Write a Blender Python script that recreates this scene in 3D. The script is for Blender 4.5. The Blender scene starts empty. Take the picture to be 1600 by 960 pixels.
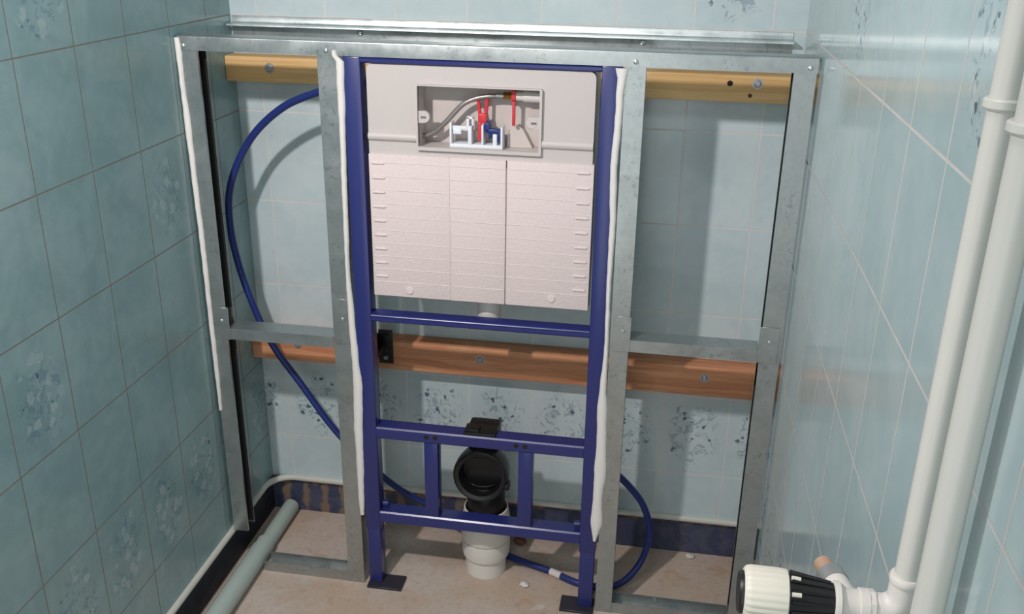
import bpy, bmesh, math, random
from mathutils import Vector, Matrix, noise
random.seed(4)
S = bpy.context.scene
COL = S.collection

# ------------------------------------------------------------------ camera, light, exposure
cam_d = bpy.data.cameras.new('camera'); cam = bpy.data.objects.new('camera', cam_d); COL.objects.link(cam)
yaw, pitch, roll = 0.1603, -0.3853, 0.0148
Fv = Vector((-math.sin(yaw)*math.cos(pitch), math.cos(yaw)*math.cos(pitch), math.sin(pitch)))
R0 = Vector((math.cos(yaw), math.sin(yaw), 0)); U0 = R0.cross(Fv)
Rv = R0*math.cos(roll)+U0*math.sin(roll); Uv = U0*math.cos(roll)-R0*math.sin(roll)
mw = Matrix((( Rv.x, Uv.x, -Fv.x, 0.3446), (Rv.y, Uv.y, -Fv.y, -1.7207), (Rv.z, Uv.z, -Fv.z, 1.4170), (0, 0, 0, 1)))
cam.matrix_world = mw
cam_d.sensor_width = 36; cam_d.lens = 1496.7/1600*36; cam_d.clip_start = 0.02
S.camera = cam

world = bpy.data.worlds.new('world'); S.world = world; world.use_nodes = True
world.node_tree.nodes['Background'].inputs[0].default_value = (0.9, 0.95, 1, 1)
world.node_tree.nodes['Background'].inputs[1].default_value = 0.05

LAMP_POS = (-0.40, -1.19, 1.82)
ld = bpy.data.lights.new('bulb', 'SPOT'); ld.energy = 71; ld.spot_size = math.radians(126); ld.spot_blend = 1.0; ld.color = (1, 0.925, 0.90); ld.shadow_soft_size = 0.03
lo = bpy.data.objects.new('bulb', ld); lo.location = LAMP_POS; lo.rotation_euler = (Vector((0.2, 0.2, 0.4))-Vector(LAMP_POS)).to_track_quat('-Z', 'Y').to_euler(); COL.objects.link(lo)
# added soft fill: unseen lights under the ceiling and behind the camera
fd = bpy.data.lights.new('fill_light_top', 'AREA'); fd.energy = 6; fd.color = (0.95, 0.99, 1.0); fd.shape = 'DISK'; fd.size = 0.6
fo = bpy.data.objects.new('fill_light_top', fd); fo.location = (0.0, -1.3, 2.46); COL.objects.link(fo)
dd = bpy.data.lights.new('fill_light_rear', 'AREA'); dd.energy = 8.2; dd.color = (0.95, 1.0, 1.0); dd.shape = 'RECTANGLE'; dd.size = 0.8; dd.size_y = 1.9
do = bpy.data.objects.new('fill_light_rear', dd); do.location = (0.05, -2.22, 1.0); do.rotation_euler = (math.radians(90), 0, 0); COL.objects.link(do)

S.view_settings.view_transform = 'Standard'; S.view_settings.look = 'None'
S.view_settings.gamma = 1; S.view_settings.use_curve_mapping = False
S.view_settings.exposure = 0.0

# ------------------------------------------------------------------ room dimensions (floor z = 0, frame front y = 0)
D, XL, XR = 0.2486, -0.5823, 0.5910
ZT = 0.100                       # tiles start here, bare plinth below
FRONT, CEIL = -2.25, 2.5
ZR, YL, YR, XB = 1.2225, -0.4639, -0.3769, 0.3762   # tile joints
TW, TH = 0.15, 0.20

def lin(r, g, b):
    f = lambda c: (c/255/12.92) if c/255 <= 0.04045 else ((c/255+0.055)/1.055)**2.4
    return (f(r), f(g), f(b), 1)

# ------------------------------------------------------------------ materials
class NT:
    """tiny expression builder on top of a node tree"""
    def __init__(s, name):
        s.m = bpy.data.materials.new(name); s.m.use_nodes = True
        s.t = s.m.node_tree; s.b = s.t.nodes['Principled BSDF']
    def n(s, typ, **kw):
        nd = s.t.nodes.new(typ)
        for k, v in kw.items(): setattr(nd, k, v)
        return nd
    def put(s, sock, v):
        if isinstance(v, bpy.types.NodeSocket): s.t.links.new(v, sock)
        else: sock.default_value = v
    def math(s, op, a, b=0.0, c=0.0, clamp=False):
        nd = s.n('ShaderNodeMath', operation=op, use_clamp=clamp)
        s.put(nd.inputs[0], a); s.put(nd.inputs[1], b); s.put(nd.inputs[2], c)
        return nd.outputs[0]
    def sstep(s, v, a, b, lo=0.0, hi=1.0):
        nd = s.n('ShaderNodeMapRange', interpolation_type='SMOOTHSTEP')
        s.put(nd.inputs[0], v); nd.inputs[1].default_value = a; nd.inputs[2].default_value = b
        nd.inputs[3].default_value = lo; nd.inputs[4].default_value = hi
        return nd.outputs[0]
    def mix(s, f, a, b):
        nd = s.n('ShaderNodeMix', data_type='RGBA')
        s.put(nd.inputs[0], f); s.put(nd.inputs[6], a); s.put(nd.inputs[7], b)
        return nd.outputs[2]
    def pos(s): return s.n('ShaderNodeNewGeometry').outputs['Position']
    def obj(s): return s.n('ShaderNodeTexCoord').outputs['Object']
    def noise(s, vec, scale, detail=3, rough=0.5, dist=0.0):
        nd = s.n('ShaderNodeTexNoise'); s.put(nd.inputs['Vector'], vec)
        nd.inputs['Scale'].default_value = scale; nd.inputs['Detail'].default_value = detail
        nd.inputs['Roughness'].default_value = rough; nd.inputs['Distortion'].default_value = dist
        return nd.outputs['Fac']
    def voro(s, vec, scale, out='Distance'):
        nd = s.n('ShaderNodeTexVoronoi'); s.put(nd.inputs['Vector'], vec); nd.inputs['Scale'].default_value = scale
        return nd.outputs[out]
    def bump(s, h, strength=0.2, dist=0.001):
        nd = s.n('ShaderNodeBump'); s.put(nd.inputs['Height'], h)
        nd.inputs['Strength'].default_value = strength; nd.inputs['Distance'].default_value = dist
        s.t.links.new(nd.outputs[0], s.b.inputs['Normal'])
    def out(s, col, rough=0.5, metal=0.0, spec=None):
        s.put(s.b.inputs['Base Color'], col); s.put(s.b.inputs['Roughness'], rough); s.put(s.b.inputs['Metallic'], metal)
        if spec is not None: s.put(s.b.inputs['Specular IOR Level'], spec)
        return s.m

def simple(name, rgb, rough=0.5, metal=0.0, var=0.06, scale=40, spec=None):
    t = NT(name); n = t.noise(t.obj(), scale, 3)
    c = lin(*rgb); d = tuple(max(0, x*(1-var*2)) for x in c[:3])+(1,)
    return t.out(t.mix(n, d, c), rough, metal, spec)

def tile_mat(name, axis, h0, base, base2, grout, gw, decor, frieze, rough, frieze_light=0.0):
    t = NT(name); P = t.pos()
    sep = t.n('ShaderNodeSeparateXYZ'); t.put(sep.inputs[0], P)
    hh = t.math('DIVIDE', t.math('SUBTRACT', sep.outputs[axis], h0), TW)
    vv = t.math('DIVIDE', t.math('SUBTRACT', sep.outputs['Z'], ZR), TH)
    iu, iv = t.math('FLOOR', hh), t.math('FLOOR', vv)
    fu, fv = t.math('SUBTRACT', hh, iu), t.math('SUBTRACT', vv, iv)
    eu = t.math('MULTIPLY', t.math('MINIMUM', fu, t.math('SUBTRACT', 1.0, fu)), TW)
    ev = t.math('MULTIPLY', t.math('MINIMUM', fv, t.math('SUBTRACT', 1.0, fv)), TH)
    edge = t.math('MINIMUM', eu, ev)
    gm = t.sstep(edge, gw*0.35, gw*0.65, 1.0, 0.0)
    # clouded glaze
    n1 = t.noise(P, 9, 4, 0.6, 0.6); n2 = t.noise(P, 45, 3)
    cl = t.math('ADD', t.math('MULTIPLY', n1, 0.75), t.math('MULTIPLY', n2, 0.25))
    col = t.mix(t.sstep(cl, 0.36, 0.64), base2, base)
    # per tile tone
    wn = t.n('ShaderNodeTexWhiteNoise', noise_dimensions='2D'); cv = t.n('ShaderNodeCombineXYZ')
    t.put(cv.inputs[0], iu); t.put(cv.inputs[1], iv); t.put(wn.inputs['Vector'], cv.outputs[0])
    col = t.mix(t.math('MULTIPLY', wn.outputs['Value'], 0.10), col, (0.30, 0.46, 0.47, 1))
    # sprig of flowers on the decorated tiles
    sel = None
    for (i, k) in decor:
        a = t.math('MULTIPLY', t.math('COMPARE', iu, float(i), 0.2), t.math('COMPARE', iv, float(k), 0.2))
        sel = a if sel is None else t.math('MAXIMUM', sel, a)
    for k in frieze:
        a = t.math('COMPARE', iv, float(k), 0.2); sel = a if sel is None else t.math('MAXIMUM', sel, a)
    pu = t.math('SUBTRACT', fu, 0.5); pv = t.math('SUBTRACT', fv, 0.48)
    r = t.math('SQRT', t.math('ADD', t.math('MULTIPLY', t.math('MULTIPLY', pu, pu), 1.15), t.math('MULTIPLY', t.math('MULTIPLY', pv, pv), 1.0)))
    r = t.math('ADD', r, t.math('MULTIPLY', t.math('SUBTRACT', t.noise(P, 28, 2), 0.5), 0.45))
    zone = t.math('MULTIPLY', t.sstep(r, 0.30, 0.46, 1.0, 0.0), sel)
    leafn = t.noise(P, 62, 2, 0.5, 1.2)
    leaf = t.math('MULTIPLY', t.sstep(leafn, 0.54, 0.60), zone)
    col = t.mix(t.math('MULTIPLY', leaf, 0.45), col, lin(88, 120, 140))
    wob = t.n('ShaderNodeTexNoise'); t.put(wob.inputs['Vector'], P); wob.inputs['Scale'].default_value = 90
    ad = t.n('ShaderNodeVectorMath', operation='MULTIPLY_ADD'); t.put(ad.inputs[0], wob.outputs['Color']); ad.inputs[1].default_value = (0.016, 0.016, 0.016); t.put(ad.inputs[2], P)
    PW = ad.outputs[0]
    v1 = t.voro(PW, 38)
    petal = t.math('MULTIPLY', t.math('MULTIPLY', t.sstep(v1, 0.30, 0.44, 1.0, 0.0), t.sstep(v1, 0.02, 0.10)), zone)
    col = t.mix(t.math('MULTIPLY', petal, 0.26), col, lin(205, 214, 216))
    v2 = t.voro(PW, 50); vc = t.voro(PW, 50, 'Color')
    sp = t.n('ShaderNodeSeparateXYZ'); t.put(sp.inputs[0], vc)
    dot = t.math('MULTIPLY', t.math('MULTIPLY', t.sstep(v2, 0.20, 0.30, 1.0, 0.0), t.math('GREATER_THAN', sp.outputs[0], 0.5)), zone)
    col = t.mix(t.math('MULTIPLY', dot, 0.85), col, lin(52, 74, 98))
    gn = t.noise(P, 30, 2)
    col = t.mix(gm, col, t.mix(gn, tuple(x*0.75 for x in grout[:3])+(1,), grout))
    t.bump(t.math('ADD', t.math('MULTIPLY', gm, -0.6), t.math('MULTIPLY', t.noise(P, 14, 2), 0.6)), 0.25, 0.0015)
    return t.out(col, t.math('ADD', rough, t.math('MULTIPLY', gm, 0.4)), 0, 0.5)

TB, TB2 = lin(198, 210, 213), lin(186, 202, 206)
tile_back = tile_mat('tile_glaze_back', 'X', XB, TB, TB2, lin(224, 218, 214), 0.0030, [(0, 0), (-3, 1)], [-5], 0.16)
tile_left = tile_mat('tile_glaze_left', 'Y', YL, lin(140, 168, 171), lin(126, 156, 160), lin(132, 130, 122), 0.0026, [(0, 0), (2, -2), (-1, -3), (-3, -1), (-4, 0)], [-5], 0.22)  # same glaze as the back wall, darkened to paint the dimmer light here
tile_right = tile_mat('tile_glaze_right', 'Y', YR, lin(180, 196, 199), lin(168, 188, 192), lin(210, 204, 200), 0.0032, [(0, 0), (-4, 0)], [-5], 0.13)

def floor_mat():
    t = NT('screed_floor'); P = t.pos()
    n1 = t.noise(P, 5, 4, 0.6, 0.4); n2 = t.noise(P, 70, 4, 0.65)
    c = t.mix(t.sstep(n1, 0.35, 0.65), lin(188, 166, 148), lin(196, 182, 172))
    c = t.mix(t.sstep(n2, 0.45, 0.75, 0.0, 0.45), c, lin(160, 140, 124))
    st = t.noise(P, 16, 2, 0.5, 1.0)
    c = t.mix(t.sstep(st, 0.62, 0.72, 0.0, 0.5), c, lin(178, 146, 112))
    ch = t.noise(P, 11, 3, 0.6, 0.5)
    c = t.mix(t.sstep(ch, 0.66, 0.74, 0.0, 0.6), c, lin(214, 206, 200))
    t.bump(n2, 0.3, 0.002)
    return t.out(c, 0.85)
def plinth_mat(dark):
    t = NT('old_painted_plinth'); P = t.pos()
    n = t.noise(P, 22, 4, 0.6, 0.5)
    c = t.mix(t.sstep(n, 0.40, 0.60), lin(56, 62, 88), lin(72, 76, 98))
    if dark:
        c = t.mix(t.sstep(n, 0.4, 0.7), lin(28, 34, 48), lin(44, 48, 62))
    else:
        sep = t.n('ShaderNodeSeparateXYZ'); t.put(sep.inputs[0], P)
        fx = t.math('FRACT', t.math('DIVIDE', t.math('ADD', sep.outputs['X'], 1.0), 0.05))
        ed = t.math('MINIMUM', fx, t.math('SUBTRACT', 1.0, fx))
        joint = t.sstep(t.math('ADD', ed, t.math('MULTIPLY', t.noise(P, 38, 3), 0.7)), 0.40, 0.58, 1.0, 0.0)
        left = t.sstep(sep.outputs['X'], -0.20, 0.10, 1.0, 0.06)
        c = t.mix(t.math('MULTIPLY', joint, left), c, lin(120, 102, 86))
        up = t.sstep(t.math('ADD', sep.outputs['Z'], t.math('MULTIPLY', t.noise(P, 35, 3), 0.05)), 0.105, 0.118)
        c = t.mix(t.math('MULTIPLY', up, 0.8), c, lin(158, 112, 76))
    t.bump(n, 0.4, 0.003)
    return t.out(c, 0.6)
def wood_mat(name, c1, c2, c3, off):
    t = NT(name); o = t.obj()
    mp = t.n('ShaderNodeMapping'); t.put(mp.inputs[0], o); mp.inputs['Scale'].default_value = (1.2, 22, 22); mp.inputs['Location'].default_value = (off, off, 0)
    g = t.noise(mp.outputs[0], 2.2, 5, 0.6, 1.2); g2 = t.noise(o, 6, 3)
    c = t.mix(t.sstep(g, 0.38, 0.62), c1, c2)
    c = t.mix(t.sstep(g2, 0.55, 0.72, 0.0, 0.7), c, c3)
    t.bump(g, 0.15, 0.001)
    return t.out(c, 0.7)
def steel_mat(name='galvanised_steel', tone=1.0, marks=True):
    t = NT(name); o = t.pos()
    n = t.noise(o, 18, 3, 0.6); sp = t.voro(o, 90)
    a = tuple(x*tone for x in (0.33, 0.36, 0.36)); b = tuple(x*tone for x in (0.49, 0.52, 0.52))
    c = t.mix(t.math('ADD', t.math('MULTIPLY', n, 0.7), t.math('MULTIPLY', sp, 0.3)), a+(1,), b+(1,))
    if marks:
        m = t.math('MULTIPLY', t.sstep(t.noise(o, 110, 2, 0.5, 0.8), 0.56, 0.68), t.sstep(t.noise(o, 9, 1), 0.48, 0.60))
        c = t.mix(t.math('MULTIPLY', m, 0.28), c, lin(62, 70, 72))
    return t.out(c, t.sstep(n, 0.3, 0.7, 0.26, 0.40), 0.8)

M = {}
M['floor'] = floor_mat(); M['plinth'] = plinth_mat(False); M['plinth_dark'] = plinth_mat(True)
M['steel'] = steel_mat(); M['steel_lit'] = steel_mat('lit_galvanised_steel', 1.7, False); M['screw'] = simple('screw_zinc', (215, 218, 218), 0.25, 0.9)  # the brighter steel is a copy with lit sheen put into its colour
M['blue'] = simple('blue_enamel', (40, 48, 112), 0.28, 0.0, 0.05, 30, 0.6)
M['pipeblue'] = simple('blue_tube', (34, 50, 118), 0.38)
M['black'] = simple('black_plastic', (26, 24, 26), 0.42)
M['shade_black'] = simple('painted_shade_black', (24, 26, 26), 0.85)  # black of the painted shade strips in the studs; drill hole shares it
M['foot'] = simple('dark_foot_steel', (58, 56, 66), 0.5, 0.3)
M['white'] = simple('white_plastic', (224, 218, 212), 0.45, 0, 0.02)
M['shell'] = simple('cistern_plastic', (200, 192, 189), 0.5, 0, 0.02)
M['recess'] = simple('recess_plastic', (202, 192, 188), 0.5, 0, 0.02)
M['bracketwhite'] = simple('bracket_plastic', (226, 230, 236), 0.4, 0, 0.02)
t = NT('polystyrene'); _n = t.noise(t.obj(), 190, 2); _v = t.voro(t.obj(), 210)
t.bump(t.math('ADD', _n, _v), 0.3, 0.0010)
M['eps'] = t.out(t.mix(_n, lin(214, 199, 198), lin(226, 211, 210)), 0.8)
M['sewer'] = simple('white_sewer_plastic', (222, 218, 210), 0.5, 0, 0.03)
M['drain'] = simple('grey_green_pipe', (176, 190, 184), 0.45, 0, 0.06, 12)
M['riser'] = simple('white_heating_pipe', (216, 213, 206), 0.38, 0, 0.02)
M['sealant'] = simple('white_sealant', (230, 226, 222), 0.6, 0, 0.03)
M['trim'] = simple('tile_edge', (206, 207, 198), 0.5, 0, 0.08, 25)
M['red'] = simple('red_plastic', (214, 52, 62), 0.4)
M['brass'] = simple('brass', (150, 116, 52), 0.35, 0.8)
M['copper'] = simple('copper_cap', (206, 168, 142), 0.5, 0.3)
M['chrome'] = simple('chrome', (205, 205, 205), 0.22, 0.95)
M['nickel'] = simple('nickel_nut', (176, 176, 176), 0.4, 0.6)
M['cream'] = simple('cream_plastic', (226, 220, 206), 0.5, 0, 0.02)
M['slot'] = simple('slot_grey', (120, 110, 108), 0.6)
M['ceiling'] = simple('ceiling_paint', (170, 172, 172), 0.9)
M['frontwall'] = simple('front_wall_paint', (128, 132, 134), 0.9)
M['plaster'] = simple('white_plaster', (226, 226, 222), 0.8)
M['rubble'] = simple('brick_rubble', (132, 84, 66), 0.9, 0, 0.25, 60)
t = NT('braided_hose'); _o = t.obj()
w = t.n('ShaderNodeTexWave'); t.put(w.inputs[0], _o); w.inputs['Scale'].default_value = 160; w.inputs['Distortion'].default_value = 2
M['braid'] = t.out(t.mix(w.outputs['Fac'], lin(120, 112, 110), lin(176, 170, 168)), 0.38, 0.6)
M['wood_pale'] = wood_mat('pine_pale', lin(222, 184, 130), lin(206, 164, 108), lin(228, 196, 148), 0.0)
M['wood_red'] = wood_mat('pine_reddish', lin(214, 152, 112), lin(190, 124, 88), lin(220, 172, 130), 3.7)
M['wood_knot'] = simple('wood_knot', (96, 62, 40), 0.8)

# ------------------------------------------------------------------ mesh helpers
def bx(bm, x0, x1, y0, y1, z0, z1, bev=0.0, seg=2):
    """add a box, optionally bevelled, to bm"""
    b = bmesh.new(); bmesh.ops.create_cube(b, size=1)
    for v in b.verts:
        v.co = Vector(((x0+x1)/2+v.co.x*(x1-x0), (y0+y1)/2+v.co.y*(y1-y0), (z0+z1)/2+v.co.z*(z1-z0)))
    if bev: bmesh.ops.bevel(b, geom=list(b.edges), offset=bev, segments=seg, profile=0.5, affect='EDGES')
    join(bm, b); b.free()
def join(bm, b):
    mp = {}
    for v in b.verts: mp[v] = bm.verts.new(v.co)
    for f in b.faces:
        try: bm.faces.new([mp[v] for v in f.verts]).smooth = f.smooth
        except ValueError: pass
def prism(bm, pts, vec):
    """extrude a planar polygon (3D points) along vec"""
    a = [bm.verts.new(Vector(p)) for p in pts]; b = [bm.verts.new(Vector(p)+Vector(vec)) for p in pts]
    n = len(a); bm.faces.new(a); bm.faces.new(b[::-1])
    for i in range(n): bm.faces.new((a[i], b[i], b[(i+1) % n], a[(i+1) % n]))
def lathe(bm, prof, origin, axis='Z', seg=32, closed=False):
    """prof: list of (radius, height) along axis"""
    O = Vector(origin)
    ax = axis if isinstance(axis, Vector) else Vector({'X': (1, 0, 0), 'Y': (0, 1, 0), 'Z': (0, 0, 1)}[axis])
    u = ax.orthogonal().normalized(); v = ax.cross(u)
    rings = []
    for r, h in prof:
        if r <= 1e-6: rings.append([bm.verts.new(O+ax*h)])
        else: rings.append([bm.verts.new(O+ax*h+(u*math.cos(a)+v*math.sin(a))*r) for a in [2*math.pi*i/seg for i in range(seg)]])
    prs = list(zip(rings, rings[1:]))
    if closed: prs.append((rings[-1], rings[0]))
    for A, B in prs:
        for i in range(seg):
            j = (i+1) % seg
            if len(A) == 1 and len(B) == 1: continue
            if len(A) == 1: f = bm.faces.new((A[0], B[j], B[i]))
            elif len(B) == 1: f = bm.faces.new((A[i], A[j], B[0]))
            else: f = bm.faces.new((A[i], A[j], B[j], B[i]))
            f.smooth = True
def spline(pts, n=10):
    P = [Vector(p) for p in pts]; out = []
    Q = [2*P[0]-P[1]]+P+[2*P[-1]-P[-2]]
    for i in range(1, len(Q)-2):
        for k in range(n):
            t = k/n; p0, p1, p2, p3 = Q[i-1:i+3]
            out.append(0.5*((2*p1)+(p2-p0)*t+(2*p0-5*p1+4*p2-p3)*t*t+(3*p1-p0-3*p2+p3)*t**3))
    out.append(P[-1]); return out
def tube(bm, path, rad, seg=14, flat=None):
    """sweep a circle along path; rad is a number or f(i, n) ; flat=(sx, sy) scales the section"""
    n = len(path); T = [(path[min(i+1, n-1)]-path[max(i-1, 0)]).normalized() for i in range(n)]
    u = T[0].orthogonal().normalized(); rings = []
    for i in range(n):
        u = (u-T[i]*u.dot(T[i])).normalized(); v = T[i].cross(u)
        r = rad(i, n) if callable(rad) else rad
        rings.append([bm.verts.new(path[i]+(u*math.cos(a)+v*math.sin(a))*r) for a in [2*math.pi*k/seg for k in range(seg)]])
    for A, B in zip(rings, rings[1:]):
        for i in range(seg):
            j = (i+1) % seg; bm.faces.new((A[i], A[j], B[j], B[i])).smooth = True
    bm.faces.new(rings[0][::-1]); bm.faces.new(rings[-1])
def rrect(x0, x1, z0, z1, r, n=5):
    pts = []
    for cx, cz, a0 in ((x1-r, z1-r, 0), (x0+r, z1-r, 90), (x0+r, z0+r, 180), (x1-r, z0+r, 270)):
        for k in range(n+1):
            a = math.radians(a0+90*k/n); pts.append((cx+r*math.cos(a), cz+r*math.sin(a)))
    return pts
def holed(bm, outer, inners, y0, y1):
    """plate in the xz plane with holes, between y0 (front) and y1"""
    for y in (y0, y1):
        b = bmesh.new(); E = []
        for loop in [outer]+inners:
            vs = [b.verts.new((x, y, z)) for x, z in loop]
            E += [b.edges.new((vs[i], vs[(i+1) % len(vs)])) for i in range(len(vs))]
        bmesh.ops.triangle_fill(b, edges=E, use_beauty=True, use_dissolve=False)
        join(bm, b); b.free()
    for loop in [outer]+inners:
        a = [bm.verts.new((x, y0, z)) for x, z in loop]; c = [bm.verts.new((x, y1, z)) for x, z in loop]
        for i in range(len(a)):
            j = (i+1) % len(a); bm.faces.new((a[i], a[j], c[j], c[i]))
    bmesh.ops.remove_doubles(bm, verts=bm.verts, dist=1e-6)
def mesh(name, bm, mat, parent=None, label=None):
    bmesh.ops.recalc_face_normals(bm, faces=bm.faces)
    me = bpy.data.meshes.new(name); bm.to_mesh(me); bm.free(); me.set_sharp_from_angle(angle=math.radians(38)); me.materials.append(mat)
    o = bpy.data.objects.new(name, me); COL.objects.link(o)
    if parent is not None: o.parent = parent; o.matrix_parent_inverse = parent.matrix_world.inverted()
    if label: o['label'] = label
    return o
def B(*args, **kw):
    bm = bmesh.new(); bx(bm, *args, **kw); return bm
def LT(prof, origin, axis='Z', seg=32, closed=False):
    bm = bmesh.new(); lathe(bm, prof, origin, axis, seg, closed); return bm
def TU(path, rad, seg=14):
    bm = bmesh.new(); tube(bm, path, rad, seg); return bm
def thing(name, label, cat, loc, group=None):
    o = bpy.data.objects.new(name, None); o.empty_display_size = 0.05; COL.objects.link(o); o.location = loc
    bpy.context.view_layer.update(); o['label'] = label; o['category'] = cat
    if group: o['group'] = group
    return o
def tag(o, label, cat, group=None):
    o['label'] = label; o['category'] = cat
    if group: o['group'] = group
    return o
def struct(name, bm, mat):
    o = mesh(name, bm, mat); o['kind'] = 'structure'; return o

# ------------------------------------------------------------------ the room
TH_W = 0.12
struct('floor', B(XL-0.2, XR+0.2, FRONT-0.1, D+0.2, -0.1, 0), M['floor'])
struct('ceiling', B(XL-0.2, XR+0.2, FRONT-0.1, D+0.2, CEIL, CEIL+0.1), M['ceiling'])
struct('wall_back', B(XL-0.2, XR+0.2, D, D+TH_W, ZT, CEIL), tile_back)
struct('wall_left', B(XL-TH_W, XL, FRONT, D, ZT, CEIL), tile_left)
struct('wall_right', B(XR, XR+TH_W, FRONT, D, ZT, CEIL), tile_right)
struct('wall_front', B(XL-0.2, XR+0.2, FRONT-TH_W, FRONT, 0, CEIL), M['frontwall'])
struct('baseboard_back', B(XL-0.1, XR+0.1, D+0.004, D+TH_W, 0, ZT), M['plinth'])
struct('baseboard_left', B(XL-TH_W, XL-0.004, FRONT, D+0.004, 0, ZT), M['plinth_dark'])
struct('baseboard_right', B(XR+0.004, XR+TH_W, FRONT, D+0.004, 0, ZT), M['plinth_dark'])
# rounded pale ledge where the tiles end above the plinth, bending round the left corner
p = [Vector((XL+0.002, -1.6+0.1*k, ZT)) for k in range(18)]
c = Vector((XL+0.062, D-0.062, ZT))
p += [c+Vector((-math.cos(a)*0.060, math.sin(a)*0.060, 0)) for a in [math.pi/2*k/10 for k in range(11)]]
p += [Vector((x, D-0.002, ZT)) for x in (-0.45, -0.3, -0.1, 0.1, 0.3, 0.45, XR-0.004)]
p = [q for i, q in enumerate(p) if i == 0 or (q-p[i-1]).length > 0.004]
struct('trim_1', TU(p, 0.008, 12), M['trim'])

# ------------------------------------------------------------------ steel profiles
TK = 0.0012
def screw(parent, x, y, z, r=0.0045):
    mesh('screw', LT([(0, -0.003), (r*0.5, -0.003), (r*0.9, -0.0018), (r, 0), (0, 0.0004)], (x, y, z), 'Y', 14), M['screw'], parent)
def stud(x0, x1, y0, d, z0, z1, s):
    """vertical C profile, web at x0 when s=+1 (open to the right), at x1 when s=-1"""
    bm = bmesh.new()
    W = x1-x0; lip = 0.006
    pts = [(0, 0), (W, 0), (W, lip), (W-TK, lip), (W-TK, TK), (TK, TK), (TK, d-TK), (W, d-TK), (W, d), (0, d)]
    P = [((x0+a if s > 0 else x1-a), y0+b, z0) for a, b in pts]
    prism(bm, P, (0, 0, z1-z0)); return bm
def make_stud(label, x0, x1, z0, z1, s, tape=True):  # tape is unused; the outer studs get painted shade strips instead
    t = thing('steel_stud', label, 'metal stud', ((x0+x1)/2, 0.02, z0), 'galvanised studs of the partition frame')
    mesh('profile', stud(x0, x1, 0.0, 0.038, z0, z1, s), M['steel'], t)
    return t
Z1 = 1.2045
sl = make_stud('galvanised steel stud standing against the left wall with a white bead along its outer edge', -0.573, -0.539, ZT+0.006, Z1, 1)
sml = make_stud('galvanised steel stud tight against the left leg of the blue frame', -0.304, -0.2665, 0.0015, Z1, -1)
smr = make_stud('galvanised steel stud tight against the right leg of the blue frame', 0.2615, 0.2975, 0.0015, Z1, 1)
sr = make_stud('galvanised steel stud beside the right tiled wall, behind the radiator valve', 0.5475, 0.5850, 0.0015, Z1, -1)
# added dark strips painting the shade inside the two outer studs
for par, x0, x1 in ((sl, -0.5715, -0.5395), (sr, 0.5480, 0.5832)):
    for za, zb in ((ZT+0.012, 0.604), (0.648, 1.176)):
        mesh('shade_strip', B(x0, x1, 0.0345, 0.0367, za if par is sl else za-0.08, zb), M['shade_black'], par, 'black strip painting the shade inside the stud')

# head rail
t = thing('head_rail', 'long galvanised steel rail across the top front of the partition frame', 'metal rail', (0, 0.02, 1.18), 'galvanised rails of the partition frame')
bm = bmesh.new()
pts = [(-0.0016, 1.180), (-0.0016, 1.2036), (-0.0012, 1.2052), (-0.0002, 1.2062), (0.0014, 1.2066), (0.0396, 1.2066), (0.0396, 1.180), (0.0384, 1.180), (0.0384, 1.2054), (-0.0004, 1.2054), (-0.0004, 1.180)]
prism(bm, [(-0.577, y, z) for y, z in pts], (1.1635, 0, 0)); mesh('profile', bm, M['steel'], t)
for x in (-0.564, -0.285, 0.279, 0.574): screw(t, x, -0.0018, 1.1885)
# wall rail, opening towards the room
t = thing('wall_rail', 'galvanised steel rail fixed to the back wall behind the head rail', 'metal rail', (0, D-0.015, 1.18), 'galvanised rails of the partition frame')
bm = bmesh.new()
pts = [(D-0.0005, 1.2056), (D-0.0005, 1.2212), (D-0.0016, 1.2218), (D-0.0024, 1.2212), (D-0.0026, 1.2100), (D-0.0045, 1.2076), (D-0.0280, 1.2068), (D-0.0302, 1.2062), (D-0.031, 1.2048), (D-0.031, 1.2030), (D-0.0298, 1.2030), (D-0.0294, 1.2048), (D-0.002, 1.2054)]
prism(bm, [(-0.579, y, z) for y, z in pts], (1.146, 0, 0)); mesh('wall_flange', bm, M['steel_lit'], t, 'top flange with brightness painted in')
bm = bmesh.new()
pts = [(D-0.0005, 1.181), (D-0.0005, 1.2053), (D-0.002, 1.2053), (D-0.002, 1.1824), (D-0.031, 1.1824), (D-0.031, 1.181)]
prism(bm, [(-0.579, y, z) for y, z in pts], (1.146, 0, 0)); mesh('profile', bm, M['steel'], t)
for x in (-0.30, 0.28): screw(t, x, D-0.004, 1.194, 0.006)

def cross_rail(label, x0, x1, zt, tabs):
    t = thing('cross_rail', label, 'metal rail', ((x0+x1)/2, 0.02, zt-0.025), 'galvanised rails of the partition frame')
    bm = bmesh.new()
    pts = [(0.0, zt-0.025), (0.0, zt), (0.046, zt), (0.046, zt-0.025), (0.0448, zt-0.025), (0.0448, zt-TK), (TK, zt-TK), (TK, zt-0.025)]
    prism(bm, [(x0, y, z) for y, z in pts], (x1-x0, 0, 0)); mesh('profile', bm, M['steel'], t)
    for xa, xb, za, zb in tabs:
        tb = mesh('end_tab', B(xa, xb, -0.0016, -0.0004, za, zb, bev=0.0004, seg=1), M['steel'], t)
        mesh('screw', LT([(0, -0.0025), (0.0025, -0.0025), (0.004, -0.001), (0.004, 0), (0, 0)], ((xa+xb)/2+0.001, -0.0014, (za+zb)/2+0.006), 'Y', 12), M['screw'], tb)
    return t
cross_rail('short galvanised cross rail in the left bay, below the hose loop', -0.5375, -0.3055, 0.6135, [(-0.566, -0.531, 0.588, 0.660), (-0.299, -0.270, 0.600, 0.699)])
cross_rail('short galvanised cross rail in the right bay, above the lower wooden batten', 0.2995, 0.5460, 0.6590, [(0.2665, 0.3005, 0.634, 0.708), (0.543, 0.580, 0.634, 0.708)])

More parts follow.
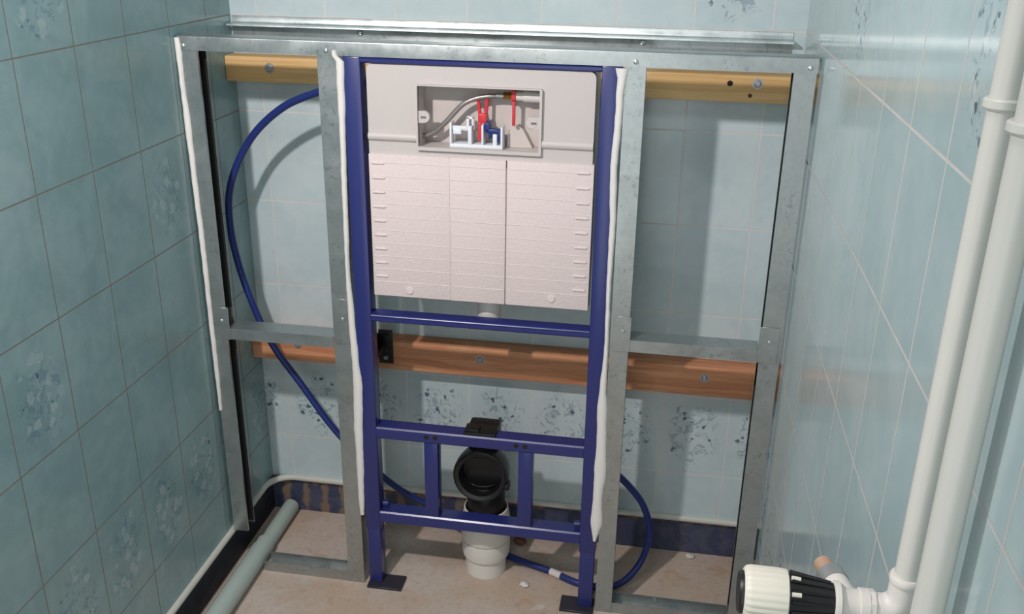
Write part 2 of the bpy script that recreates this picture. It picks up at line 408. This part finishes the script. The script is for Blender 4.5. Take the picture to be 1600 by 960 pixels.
def floor_track(label, x0, x1, ang):
    t = thing('floor_track', label, 'metal rail', ((x0+x1)/2, 0.02, 0), 'galvanised rails of the partition frame')
    bm = bmesh.new()
    pts = [(0.0, 0.0), (0.0, 0.026), (TK, 0.026), (TK, TK), (0.037, TK), (0.037, 0.026), (0.0382, 0.026), (0.0382, 0.0)]
    prism(bm, [(x0, y+0.0012, z+0.0002) for y, z in pts], (x1-x0, 0, 0)); mesh('profile', bm, M['steel'], t)
    for x in ((x0*0.62+x1*0.38),): mesh('screw', LT([(0, 0), (0.007, 0), (0.006, 0.004), (0, 0.005)], (x, 0.02, 0.0015), 'Z', 14), M['screw'], t)
    return t
floor_track('galvanised floor track at the foot of the left bay beside the grey pipe', -0.508, -0.3045, 0)
floor_track('galvanised floor track at the foot of the right bay behind the radiator valve', 0.2980, 0.5470, 0)

# ------------------------------------------------------------------ wooden battens
def batten(label, mat, x0, x1, z0, z1, y0, screws, extra=()):
    t = thing('wooden_batten', label, 'wooden beam', ((x0+x1)/2, (y0+D)/2, z0), 'battens on the back wall')
    mesh('beam', B(x0, x1, y0, D-0.0005, z0, z1, bev=0.0018, seg=2), mat, t)
    for x, z in screws:
        bm = LT([(0, -0.0050), (0.0045, -0.0050), (0.0068, -0.0030), (0.0068, -0.0002), (0.0105, -0.0002), (0.0105, 0.001), (0, 0.001)], (x, y0, z), 'Y', 20)
        mesh('bolt', bm, M['nickel'], t)
    for x, z, r, nm in extra: mesh(nm, LT([(0, -0.0004), (r, -0.0004), (r, 0.001), (0, 0.001)], (x, y0, z), 'Y', 14), M['shade_black'] if nm == 'drill_hole' else M['wood_knot'], t)
    return t
batten('pale pine batten along the back wall under the top rail, with two bolts showing', M['wood_pale'], XL+0.0006, XR-0.004, 1.0925, 1.1445, 0.2, [(-0.484, 1.122), (0.506, 1.129)], [(0.454, 1.128, 0.0055, 'drill_hole'), (0.494, 1.106, 0.004, 'knot')])
batten('reddish pine batten along the back wall at half height behind the blue frame', M['wood_red'], XL+0.0006, XR-0.004, 0.4510, 0.5205, 0.2, [(-0.469, 0.494), (-0.037, 0.494), (0.461, 0.494)])

# ------------------------------------------------------------------ blue installation frame
fr = thing('installation_frame', 'blue steel frame carrying the white concealed cistern', 'toilet frame', (0, 0.02, 0))
def chan(bm, x0, x1, z0, z1, d, rib=True):
    """horizontal bar with a rolled double ridge on its face"""
    h = z1-z0
    pts = [(d, z0), (0.004, z0), (0.001, z0+0.002), (0.000, z0+h*0.22), (0.003, z0+h*0.36), (0.003, z0+h*0.60), (0.000, z0+h*0.76), (0.001, z1-0.002), (0.004, z1), (d, z1)] if rib else \
          [(d, z0), (0.003, z0), (0.0, z0+0.003), (0.0, z1-0.003), (0.003, z1), (d, z1)]
    prism(bm, [(x0, y, z) for y, z in pts], (x1-x0, 0, 0))
for s in (-1, 1):
    x0, x1 = (0.2205, 0.2560) if s > 0 else (-0.2560, -0.2225)
    lg = mesh('leg', B(x0, x1, 0.0, 0.036, 0.150, 1.1795, bev=0.002), M['blue'], fr)
    mesh('foot', B(x0+0.002, x1-0.002, 0.0015, 0.0345, 0.006, 0.152, bev=0.0015), M['blue'], fr)
    fx = (0.184, 0.258) if s > 0 else (-0.256, -0.176)
    mesh('foot_plate', B(fx[0], fx[1], -0.016, 0.034, 0.0005, 0.0062, bev=0.001, seg=1), M['foot'], fr, 'dark flat foot plate')
    mesh('adjusting_bolt', LT([(0, 0), (0.007, 0), (0.007, 0.012), (0, 0.012)], (x0-0.014 if s > 0 else x1+0.002, 0.022, 0.208), 'X', 12), M['blue'], fr)
bm = bmesh.new(); chan(bm, -0.2225, 0.2205, 1.1685, 1.1795, 0.036, False); mesh('top_bar', bm, M['blue'], fr)
bm = bmesh.new(); chan(bm, -0.2225, 0.2205, 0.6545, 0.6715, 0.030); mesh('crossbar', bm, M['blue'], fr)
bm = bmesh.new(); chan(bm, -0.2225, 0.2205, 0.3830, 0.4105, 0.036, False); cb = mesh('crossbar', bm, M['blue'], fr)
for x in (-0.113, -0.094, 0.079, 0.098): mesh('bolt_hole', LT([(0, -0.0003), (0.0055, -0.0003), (0.0055, 0.001), (0, 0.001)], (x, 0.0, 0.398), 'Y', 14), M['black'], cb)
bm = bmesh.new(); chan(bm, -0.2225, 0.2205, 0.1700, 0.1985, 0.036, False); mesh('crossbar', bm, M['blue'], fr)
for x in (-0.1195, 0.0840):
    mesh('post', B(x, x+0.030, 0.0025, 0.034, 0.1985, 0.3830, bev=0.0015), M['blue'], fr)
bm = bmesh.new(); bx(bm, -0.034, 0.034, 0.004, 0.046, 0.4105, 0.4165, bev=0.001); bx(bm, -0.030, -0.002, 0.008, 0.030, 0.4160, 0.4220, bev=0.001); bx(bm, -0.030, 0.030, 0.037, 0.046, 0.390, 0.414, bev=0.001)
mesh('elbow_clamp', bm, M['black'], fr, 'black clamp on the crossbar')
# bracket tying the frame to the lower batten
t = thing('wall_bracket', 'small black angle bracket on the lower batten beside the blue left leg', 'bracket', (-0.257, 0.19, 0.467))
bm = bmesh.new(); bx(bm, -0.272, -0.239, 0.1955, 0.1995, 0.467, 0.550, bev=0.001); bx(bm, -0.276, -0.272, 0.150, 0.1995, 0.480, 0.540, bev=0.001)
bx(bm, -0.266, -0.2445, 0.1925, 0.1965, 0.498, 0.540, bev=0.0015)
mesh('plate', bm, M['black'], t)
mesh('bolt', LT([(0, -0.004), (0.004, -0.004), (0.0055, -0.002), (0.0055, 0), (0, 0)], (-0.2555, 0.1955, 0.482), 'Y', 14), M['nickel'], t)
mesh('threaded_rod', TU([Vector((-0.258, 0.0365, 0.512)), Vector((-0.258, 0.1, 0.512)), Vector((-0.258, 0.1920, 0.512))], 0.005, 10), M['black'], t)

# ------------------------------------------------------------------ cistern
ci = thing('concealed_cistern', 'white plastic cistern with foam cover held in the blue frame', 'cistern', (0, 0.06, 0.71))
WX0, WX1, WZ0, WZ1 = -0.1155, 0.1125, 1.0175, 1.1325
bm = bmesh.new(); holed(bm, rrect(-0.2130, 0.2110, 0.985, 1.1675, 0.012), [rrect(WX0, WX1, WZ0, WZ1, 0.002, 2)], 0.006, 0.058)
sh = mesh('shell', bm, M['shell'], ci)
bm = bmesh.new(); bx(bm, -0.2130, 0.2110, 0.0585, 0.125, 0.985, 1.1675, bev=0.010, seg=3); bx(bm, -0.205, 0.205, 0.040, 0.125, 0.716, 0.99, bev=0.01, seg=3)
mesh('tank', bm, M['recess'], ci)
# rolled bead either side of the inspection opening
for a, b in ((-0.2130, WX0-0.002), (WX1+0.003, 0.2110)):
    mesh('rib', TU([Vector((a, 0.0085, 1.0340)), Vector(((a+b)/2, 0.0085, 1.0340)), Vector((b, 0.0085, 1.0340))], 0.0090, 12), M['shell'], ci)
# frame round the opening
bm = bmesh.new(); holed(bm, rrect(WX0-0.003, WX1+0.0035, WZ0-0.0045, WZ1+0.002, 0.002, 2), [rrect(WX0, WX1-0.001, WZ0+0.002, WZ1-0.0005, 0.002, 2)], -0.002, 0.010)
mesh('opening_frame', bm, M['shell'], ci)
# foam cover in three moulded panels
bm = bmesh.new()
for a, b, y in ((-0.2140, -0.0567, 0.0012), (-0.0570, 0.0510, 0.0008), (0.0528, 0.2150, 0.0012)):
    bx(bm, a, b, y, 0.040, 0.7135, 1.0010, bev=0.0016, seg=2)
bx(bm, 0.0505, 0.0530, 0.006, 0.035, 0.715, 1.0)
for k in range(10):
    z = 0.985-k*0.0268
    for a, b in ((-0.210, -0.060), (-0.055, 0.050), (0.054, 0.212)):
        yy = 0.0022 if a == -0.055 else 0.0026
        tube(bm, [Vector((a, yy, z)), Vector(((a+b)/2, yy, z)), Vector((b, yy, z))], 0.0019, 8)
cov = mesh('foam_cover', bm, M['eps'], ci, 'pinkish white moulded foam')
for k in range(9):
    for s in (-1, 1):
        z = (0.9835-k*0.0285) if s < 0 else (0.9850-k*0.0288)
        x = s*0.196
        bm = TU([Vector((x-0.013, 0.0022, z)), Vector((x-0.011, 0.0012, z)), Vector((x, 0.0010, z)), Vector((x+0.011, 0.0012, z)), Vector((x+0.013, 0.0022, z))], lambda i, n: 0.0026 if 0 < i < n-1 else 0.0012, 10)
        mesh('ridge', bm, M['eps'], cov)
for x, z in ((-0.140, 0.728), (0.143, 0.733)):
    mesh('disc', LT([(0, -0.0022), (0.0065, -0.0022), (0.0080, -0.0005), (0.0080, 0.001), (0, 0.001)], (x, 0.0008, z), 'Y', 22), M['eps'], cov)
mesh('outlet', LT([(0, 0.7160), (0.0235, 0.7160), (0.0235, 0.640), (0.020, 0.6395), (0.020, 0.70), (0, 0.70)], (0.009, 0.064, 0), 'Z', 28), M['white'], ci)
# fittings inside the opening
for x, s in ((WX0+0.010, -1), (WX1-0.0115, 1)):
    bm = bmesh.new()
    lathe(bm, [(0, -0.0015), (0.0105, -0.0015), (0.0115, 0.0), (0.0115, 0.004), (0, 0.004)], (x+(0.001 if s < 0 else -0.004), 0.004, 1.0745 if s < 0 else 1.0725), 'Y', 24)
    bx(bm, WX0-0.001 if s < 0 else x-0.002, x if s < 0 else WX1, 0.003, 0.008, 1.0635 if s < 0 else 1.0615, 1.0855 if s < 0 else 1.0835)
    tb = mesh('fixing_tab', bm, M['shell'], ci)
    mesh('slot', B(x-0.005, x+0.005, 0.0015, 0.003, 1.0725 if s < 0 else 1.0705, 1.0760 if s < 0 else 1.074), M['slot'], tb)
hp = spline([(-0.121, 0.034, 1.033), (-0.108, 0.034, 1.034), (-0.090, 0.032, 1.043), (-0.070, 0.030, 1.061), (-0.050, 0.030, 1.083), (-0.034, 0.030, 1.098), (-0.012, 0.031, 1.108), (0.010, 0.032, 1.1125), (0.032, 0.033, 1.1145)], 8)
mesh('braided_hose', TU(hp, 0.0048, 12), M['braid'], ci, 'grey braided steel hose')
mesh('ferrule', LT([(0, 0), (0.0055, 0), (0.0055, 0.016), (0, 0.016)], (0.026, 0.033, 1.1145), 'X', 16), M['chrome'], ci)
mesh('hose_nut', LT([(0, 0), (0.0072, 0), (0.0072, 0.016), (0, 0.016)], (0.040, 0.033, 1.1150), 'X', 6), M['brass'], ci, 'brass hose nut')
bm = LT([(0, 0), (0.0085, 0), (0.0085, 0.014), (0.0105, 0.014), (0.0105, 0.0485), (0, 0.0485)], (0.0635, 0.033, 1.1150), 'X', 22)
mesh('inlet_valve', bm, M['white'], ci)
bm = bmesh.new(); bx(bm, 0.0555, 0.0635, 0.022, 0.040, 1.106, 1.1270, bev=0.001); bx(bm, 0.0575, 0.0630, 0.022, 0.029, 1.062, 1.110, bev=0.0012)
mesh('locking_clip', bm, M['red'], ci, 'red clip with a hanging tongue')
bm = bmesh.new()
tube(bm, [Vector((-0.008, 0.034, 1.105)), Vector((-0.006, 0.032, 1.09)), Vector((-0.003, 0.028, 1.075))], 0.0034, 8)
tube(bm, [Vector((0.009, 0.034, 1.108)), Vector((0.008, 0.032, 1.09)), Vector((0.006, 0.028, 1.075))], 0.0034, 8)
bx(bm, -0.0065, 0.0100, 0.022, 0.031, 1.064, 1.082, bev=0.002); bx(bm, -0.0065, 0.0000, 0.022, 0.030, 1.030, 1.068, bev=0.0018)
mesh('flush_lever', bm, M['red'], ci, 'red forked lever')
bm = bmesh.new()
bx(bm, -0.0585, 0.0420, 0.012, 0.040, 1.0175, 1.0255, bev=0.0012)
bx(bm, -0.0585, -0.0545, 0.012, 0.036, 1.024, 1.0645, bev=0.0008); bx(bm, -0.0235, -0.0165, 0.012, 0.036, 1.024, 1.0590, bev=0.0008)
bx(bm, -0.0570, -0.0190, 0.018, 0.024, 1.0510, 1.0580, bev=0.001); bx(bm, -0.0525, -0.0370, 0.016, 0.030, 1.0430, 1.0520, bev=0.001)
bx(bm, -0.0270, -0.0220, 0.016, 0.036, 1.056, 1.0755, bev=0.0008); bx(bm, -0.0270, -0.0130, 0.016, 0.022, 1.0720, 1.0765, bev=0.0008); bx(bm, -0.0160, -0.0130, 0.016, 0.022, 1.060, 1.0765, bev=0.0006)
bx(bm, 0.0020, 0.0058, 0.012, 0.036, 1.024, 1.0625, bev=0.0008); bx(bm, 0.0380, 0.0420, 0.012, 0.036, 1.024, 1.0600, bev=0.0008)
bx(bm, 0.0230, 0.0310, 0.014, 0.030, 1.024, 1.0460, bev=0.0015)
mesh('lever_bracket', bm, M['bracketwhite'], ci, 'white twin-arm bracket')
bm = bmesh.new()
bx(bm, 0.0070, 0.0170, 0.016, 0.036, 1.0500, 1.0670, bev=0.0018); bx(bm, 0.0100, 0.0360, 0.016, 0.032, 1.0470, 1.0550, bev=0.0018); bx(bm, 0.0330, 0.0370, 0.016, 0.030, 1.030, 1.0530, bev=0.001); bx(bm, 0.0140, 0.0190, 0.018, 0.030, 1.036, 1.052, bev=0.001)
mesh('blue_latch', bm, M['pipeblue'], ci, 'blue plastic latch')
bm = bmesh.new(); prism(bm, [(0.046, 0.040, 1.0180), (0.094, 0.040, 1.0180), (0.090, 0.040, 1.0260), (0.076, 0.040, 1.0520), (0.066, 0.040, 1.0600), (0.056, 0.040, 1.0560), (0.047, 0.040, 1.0420)], (0, 0.017, 0)); bx(bm, -0.058, 0.03, 0.046, 0.057, 1.018, 1.045, bev=0.003)
mesh('inner_housing', bm, M['recess'], ci)

# ------------------------------------------------------------------ waste elbow and white sewer pipe
el = thing('waste_elbow', 'black plastic toilet waste elbow with open mouth under the blue crossbar', 'pipe elbow', (-0.01, 0.1, 0.13))
CX, CZ = -0.010, 0.274
axis = Vector((0, -1, 0.10)).normalized()
mouth = Vector((CX, 0.062, CZ))
bm = bmesh.new()
lathe(bm, [(0.0530, -0.056), (0.0590, -0.050), (0.0615, -0.030), (0.0615, -0.006), (0.0598, 0.0), (0.0560, 0.002), (0.0480, -0.001), (0.0460, -0.012), (0.0440, -0.035), (0.0400, -0.058), (0, -0.061)], mouth, axis, 40)
mesh('mouth', bm, M['black'], el)
path = spline([mouth-axis*0.036, mouth-axis*0.050, Vector((CX, 0.119, CZ-0.022)), Vector((CX+0.002, 0.124, 0.235)), Vector((CX+0.005, 0.112, 0.19)), Vector((CX+0.006, 0.108, 0.158))], 6)
mesh('bend', TU(path, lambda i, n: 0.0565-0.0135*min(1, i/(n*0.5)), 32), M['black'], el)
mesh('neck', B(-0.043, 0.025, 0.092, 0.135, 0.300, 0.385, bev=0.006), M['black'], el)
mesh('collar_lug', B(0.036, 0.056, 0.060, 0.085, 0.246, 0.262, bev=0.004), M['black'], el)
sw = thing('sewer_pipe', 'short white sewer pipe with ringed socket rising from the floor below the black elbow', 'pipe', (-0.004, 0.108, 0))
mesh('pipe', LT([(0, 0.0005), (0.0470, 0.0005), (0.0470, 0.046), (0.0515, 0.048), (0.0530, 0.056), (0, 0.056)], (-0.004, 0.108, 0), 'Z', 40), M['sewer'], sw)
mesh('socket', LT([(0.0500, 0.044), (0.0530, 0.046), (0.0552, 0.056), (0.0556, 0.082), (0.0545, 0.087), (0.0515, 0.088), (0.0515, 0.091), (0.0560, 0.092), (0.0572, 0.096), (0.0572, 0.128), (0.0560, 0.134), (0.0505, 0.171), (0.0480, 0.172), (0.0490, 0.135), (0.0485, 0.060)], (-0.004, 0.108, 0), 'Z', 40, closed=True), M['sewer'], sw)

# ------------------------------------------------------------------ blue water tube
t = thing('water_hose', 'blue plastic water tube looping from the cistern down behind the frame', 'hose', (-0.45, 0.13, 0.42))
hp = spline([(-0.2140, 0.060, 1.127), (-0.236, 0.06, 1.125), (-0.284, 0.075, 1.115), (-0.336, 0.090, 1.098), (-0.422, 0.105, 1.060), (-0.502, 0.118, 0.990), (-0.556, 0.122, 0.893), (-0.569, 0.125, 0.802), (-0.559, 0.13, 0.699), (-0.531, 0.135, 0.59),
    (-0.498, 0.14, 0.507), (-0.445, 0.145, 0.421), (-0.377, 0.15, 0.312), (-0.305, 0.155, 0.228), (-0.231, 0.165, 0.155), (-0.165, 0.19, 0.100), (-0.10, 0.205, 0.045), (-0.03, 0.185, 0.013), (0.036, 0.150, 0.010), (0.085, 0.129, 0.010), (0.149, 0.107, 0.010), (0.219, 0.075, 0.010),
    (0.280, 0.072, 0.011), (0.320, 0.095, 0.016), (0.350, 0.120, 0.045), (0.365, 0.13, 0.088), (0.368, 0.135, 0.14), (0.350, 0.13, 0.201), (0.319, 0.12, 0.25), (0.282, 0.1, 0.298), (0.262, 0.09, 0.318)], 8)
mesh('tube', TU(hp, 0.0078, 14), M['pipeblue'], t)
tp = [q for q in hp if 0.125 < q.x < 0.140 and q.z < 0.03]
mesh('tape_band', TU(tp if len(tp) > 2 else hp[160:164], 0.0086, 14), M['white'], t, 'white tape wrapped on the tube')

# ------------------------------------------------------------------ white sealant beads
def bead(label, pts, y=-0.0022):
    """flat wavy strip: pts = (left x, right x, z) from top to bottom"""
    bm = bmesh.new(); P = []
    for (a, b, z), (a2, b2, z2) in zip(pts, pts[1:]):
        n = max(2, int((z-z2)/0.008))
        for k in range(n):
            f = k/n; f2 = f*f*(3-2*f); P.append((a+(a2-a)*f2, b+(b2-b)*f2, z+(z2-z)*f))
    P.append(pts[-1]); rows = []
    for i, (a, b, z) in enumerate(P):
        j = 0.0010*noise.noise(Vector((z*60, a*10, 1.3))); k = 0.0010*noise.noise(Vector((z*75, a*10, 7.7)))
        a += j; b += k; w = b-a
        rows.append([bm.verts.new((a+w*u, y+0.0018-h, z)) for u, h in ((0, 0), (0.12, 0.0032), (0.38, 0.0050), (0.65, 0.0050), (0.90, 0.0030), (1, 0))])
    for A, C in zip(rows, rows[1:]):
        for i in range(5): bm.faces.new((A[i], A[i+1], C[i+1], C[i])).smooth = True
        bm.faces.new((A[5], A[0], C[0], C[5]))
    bm.faces.new(rows[0]); bm.faces.new(rows[-1][::-1])
    return tag(mesh('sealant_bead', bm, M['sealant']), label, 'sealant', 'white beads on the studs')
bead('narrow white sealant bead down the stud at the left wall', [(-0.581, -0.571, 1.203), (-0.581, -0.569, 1.19), (-0.580, -0.570, 1.12), (-0.580, -0.567, 1.04), (-0.578, -0.567, 0.957), (-0.5765, -0.5655, 0.771), (-0.5765, -0.5665, 0.63), (-0.576, -0.567, 0.50), (-0.575, -0.5685, 0.418)])
bead('white sealant bead between the blue left leg and its stud', [(-0.274, -0.266, 1.190), (-0.275, -0.264, 1.180), (-0.268, -0.252, 1.170), (-0.268, -0.254, 1.10), (-0.268, -0.256, 1.047), (-0.270, -0.259, 0.90), (-0.271, -0.262, 0.766), (-0.271, -0.257, 0.655), (-0.268, -0.253, 0.56), (-0.268, -0.248, 0.511), (-0.271, -0.252, 0.40), (-0.270, -0.253, 0.357), (-0.270, -0.256, 0.24), (-0.268, -0.258, 0.188)])
bead('white sealant bead between the blue right leg and its stud, fraying wider towards the bottom', [(0.244, 0.268, 1.177), (0.248, 0.264, 1.160), (0.247, 0.261, 1.129), (0.248, 0.261, 1.09), (0.244, 0.257, 1.002), (0.248, 0.260, 0.893), (0.249, 0.258, 0.764), (0.251, 0.260, 0.631), (0.246, 0.260, 0.55), (0.244, 0.263, 0.502), (0.246, 0.266, 0.415), (0.244, 0.269, 0.36), (0.245, 0.264, 0.291), (0.242, 0.267, 0.23), (0.246, 0.262, 0.205), (0.249, 0.256, 0.186)])

# ------------------------------------------------------------------ grey pipe on the floor along the left wall
t = thing('drain_pipe', 'grey green plastic drain pipe lying on the floor along the left wall', 'pipe', (-0.532, -0.2, 0))
mesh('pipe', TU([Vector((-0.534, 0.06+0.016*k, 0.0205)) for k in range(12)], 0.0195, 24), M['drain'], t)
mesh('pipe_socket', TU([Vector((-0.534, 0.068-0.1*k, 0.0245)) for k in range(19)], 0.0235, 24), M['drain'], t)

# ------------------------------------------------------------------ heating risers on the right wall
PX = 0.568
def ring(z, r, x, y, h): return LT([(r*0.8, -h), (r*1.20, -h), (r*1.34, -h*0.6), (r*1.34, h*0.6), (r*1.20, h), (r*0.8, h)], (x, y, z), 'Z', 28, closed=True)
t = thing('heating_pipe', 'white vertical heating pipe on the right wall that ends in the radiator valve', 'pipe', (PX, -1.018, 0.91), 'heating risers on the right wall')
Y1 = -1.018
mesh('pipe', TU([Vector((PX, Y1, 0.907)), Vector((PX, Y1, 1.4)), Vector((PX, Y1, CEIL-0.001))], 0.0100, 28), M['riser'], t)
mesh('joint_ring', ring(1.305, 0.0100, PX, Y1, 0.004), M['riser'], t)
mesh('joint_ring', ring(0.910, 0.0100, PX, Y1, 0.0045), M['white'], t)
# elbow at the bottom turning towards the room
path = [Vector((PX, Y1, 0.912)), Vector((PX, Y1, 0.898))]+[Vector((PX-0.0165+0.0165*math.cos(a), Y1, 0.8945-0.0165*math.sin(a))) for a in [math.pi/2*k/8 for k in range(1, 9)]]+[Vector((PX-0.0245, Y1, 0.878))]
mesh('elbow', TU(path, 0.0126, 24), M['white'], t)
Y2 = -1.081
t2 = thing('heating_pipe', 'white vertical heating pipe on the right wall nearest the camera, running past the valve', 'pipe', (PX, Y2, 0.5), 'heating risers on the right wall')
mesh('pipe', TU([Vector((PX, Y2, 0.0)), Vector((PX, Y2, 1.4)), Vector((PX, Y2, CEIL-0.001))], 0.0118, 28), M['riser'], t2)
mesh('joint_ring', ring(1.301, 0.0118, PX, Y2, 0.004), M['riser'], t2)
for par, y, r in ((t, Y1, 0.0104), (t2, Y2, 0.0122)):
    bm = bmesh.new(); lathe(bm, [(r, -0.006), (r+0.002, -0.006), (r+0.002, 0.006), (r, 0.006)], (PX, y, 2.0), 'Z', 24, closed=True); bx(bm, PX+r, XR-0.0005, y-0.004, y+0.004, 1.996, 2.004)
    mesh('wall_clip', bm, M['white'], par)

# ------------------------------------------------------------------ thermostatic valve
VY, VZ = -1.018, 0.878
t = thing('radiator_valve', 'thermostatic radiator valve with white ribbed head and black collar at lower right', 'valve', (0.50, VY, VZ))
HX = 0.4375
bm = bmesh.new(); N = 96
prof = [(0.0205, 0.0), (0.0230, 0.002), (0.0240, 0.006), (0.0240, 0.030), (0.0232, 0.036), (0.0205, 0.0375)]
rings = []
for r, h in prof:
    rings.append([bm.verts.new((HX+h, VY+(r-(0.0007 if (k//2) % 2 and 0.001 < h < 0.036 else 0))*math.cos(2*math.pi*k/N), VZ+(r-(0.0007 if (k//2) % 2 and 0.001 < h < 0.036 else 0))*math.sin(2*math.pi*k/N))) for k in range(N)])
for A, C in zip(rings, rings[1:]):
    for i in range(N): bm.faces.new((A[i], A[(i+1) % N], C[(i+1) % N], C[i]))
bm.faces.new(rings[0]); bm.faces.new(rings[-1][::-1])
mesh('head', bm, M['cream'], t, 'cream white ribbed thermostatic head')
bm = bmesh.new(); lathe(bm, [(0, -0.004), (0.017, -0.004), (0.0185, -0.002), (0.0185, 0.001), (0, 0.001)], (HX, VY, VZ), 'X', 24)
mesh('end_cap', bm, M['black'], t)
mesh('collar', LT([(0, 0.0372), (0.0215, 0.0372), (0.0205, 0.040), (0.0172, 0.068), (0.0160, 0.0755), (0, 0.0755)], (HX, VY, VZ), 'X', 40), M['black'], t, 'black tapering collar')
bm = bmesh.new()
for k in range(14):
    a = 2*math.pi*k/14; d = Vector((0, math.cos(a), math.sin(a))); q = Vector((HX, VY, VZ))
    tube(bm, [q+d*0.0212+Vector((0.039, 0, 0)), q+d*0.0200+Vector((0.050, 0, 0)), q+d*0.0165+Vector((0.074, 0, 0))], lambda i, n: 0.0020-0.0006*i, 6)
mesh('collar_ribs', bm, M['black'], t)
q = Vector((HX, VY, VZ))
for a in (1.05, 2.3, 0.2):
    bm = bmesh.new()
    d = Vector((0, -math.sin(a)*0.6, math.cos(a))).normalized()
    tube(bm, [q+d*0.0222+Vector((0.0385, 0, 0)), q+d*0.0218+Vector((0.043, 0, 0)), q+d*0.0215+Vector((0.046, 0, 0))], 0.0020, 8)
    mesh('scale_mark', bm, M['cream'], t)
bm = LT([(0, 0.0750), (0.0165, 0.0750), (0.0185, 0.0765), (0.0185, 0.0800), (0.0155, 0.0815), (0.0135, 0.0850), (0.0135, 0.0960), (0.0150, 0.0965), (0.0150, 0.1040), (0, 0.1040)], (HX, VY, VZ), 'X', 30)
mesh('body', bm, M['white'], t)
mesh('union_nut', LT([(0, 0.0), (0.0152, 0.0), (0.0152, 0.0045), (0.0130, 0.005), (0, 0.005)], (HX+0.1042, VY, VZ), 'X', 8), M['white'], t)
mesh('outlet', LT([(0, 0.0), (0.0120, 0.0), (0.0120, 0.026), (0, 0.026)], (0.5250, VY, VZ), Vector((-0.25, 1, 0.0)).normalized(), 24), M['white'], t)
a = Vector((-0.25, 1, 0.0)).normalized(); q = Vector((0.5250, VY, VZ))+a*0.026
mesh('coupling_nut', LT([(0, 0.0), (0.0128, 0.0), (0.0128, 0.013), (0.0110, 0.0145), (0, 0.0145)], q, a, 24), M['nickel'], t)
mesh('tail_piece', LT([(0, 0.014), (0.0088, 0.014), (0.0090, 0.017), (0.0082, 0.019), (0.0082, 0.0300), (0.0070, 0.0310), (0, 0.0310)], q, a, 24), M['copper'], t, 'tan capped tail piece')

# ------------------------------------------------------------------ small debris on the floor
def crumb(x, y, s, mat, label, name, grp):
    bm = bmesh.new(); bmesh.ops.create_icosphere(bm, subdivisions=2, radius=s)
    for v in bm.verts:
        v.co *= 1+0.45*noise.noise(v.co*(1.3/s)+Vector((x*90, y*70, 0)))
        v.co.z = v.co.z*0.45
    lo_ = min(v.co.z for v in bm.verts)
    for v in bm.verts: v.co += Vector((x, y, -lo_+0.0002))
    return tag(mesh(name, bm, mat), label, 'debris', grp)
crumb(0.095, 0.055, 0.010, M['sealant'], 'small white plaster crumb on the floor in front of the blue tube', 'plaster_crumb', None)
crumb(0.060, 0.215, 0.016, M['rubble'], 'brick fragment on the floor behind the white sewer pipe, nearest the back wall', 'brick_fragment', None)
crumb(0.470, 0.232, 0.009, M['cream'], 'tiny pale crumb at the foot of the back wall in the right bay', 'plaster_crumb', None)
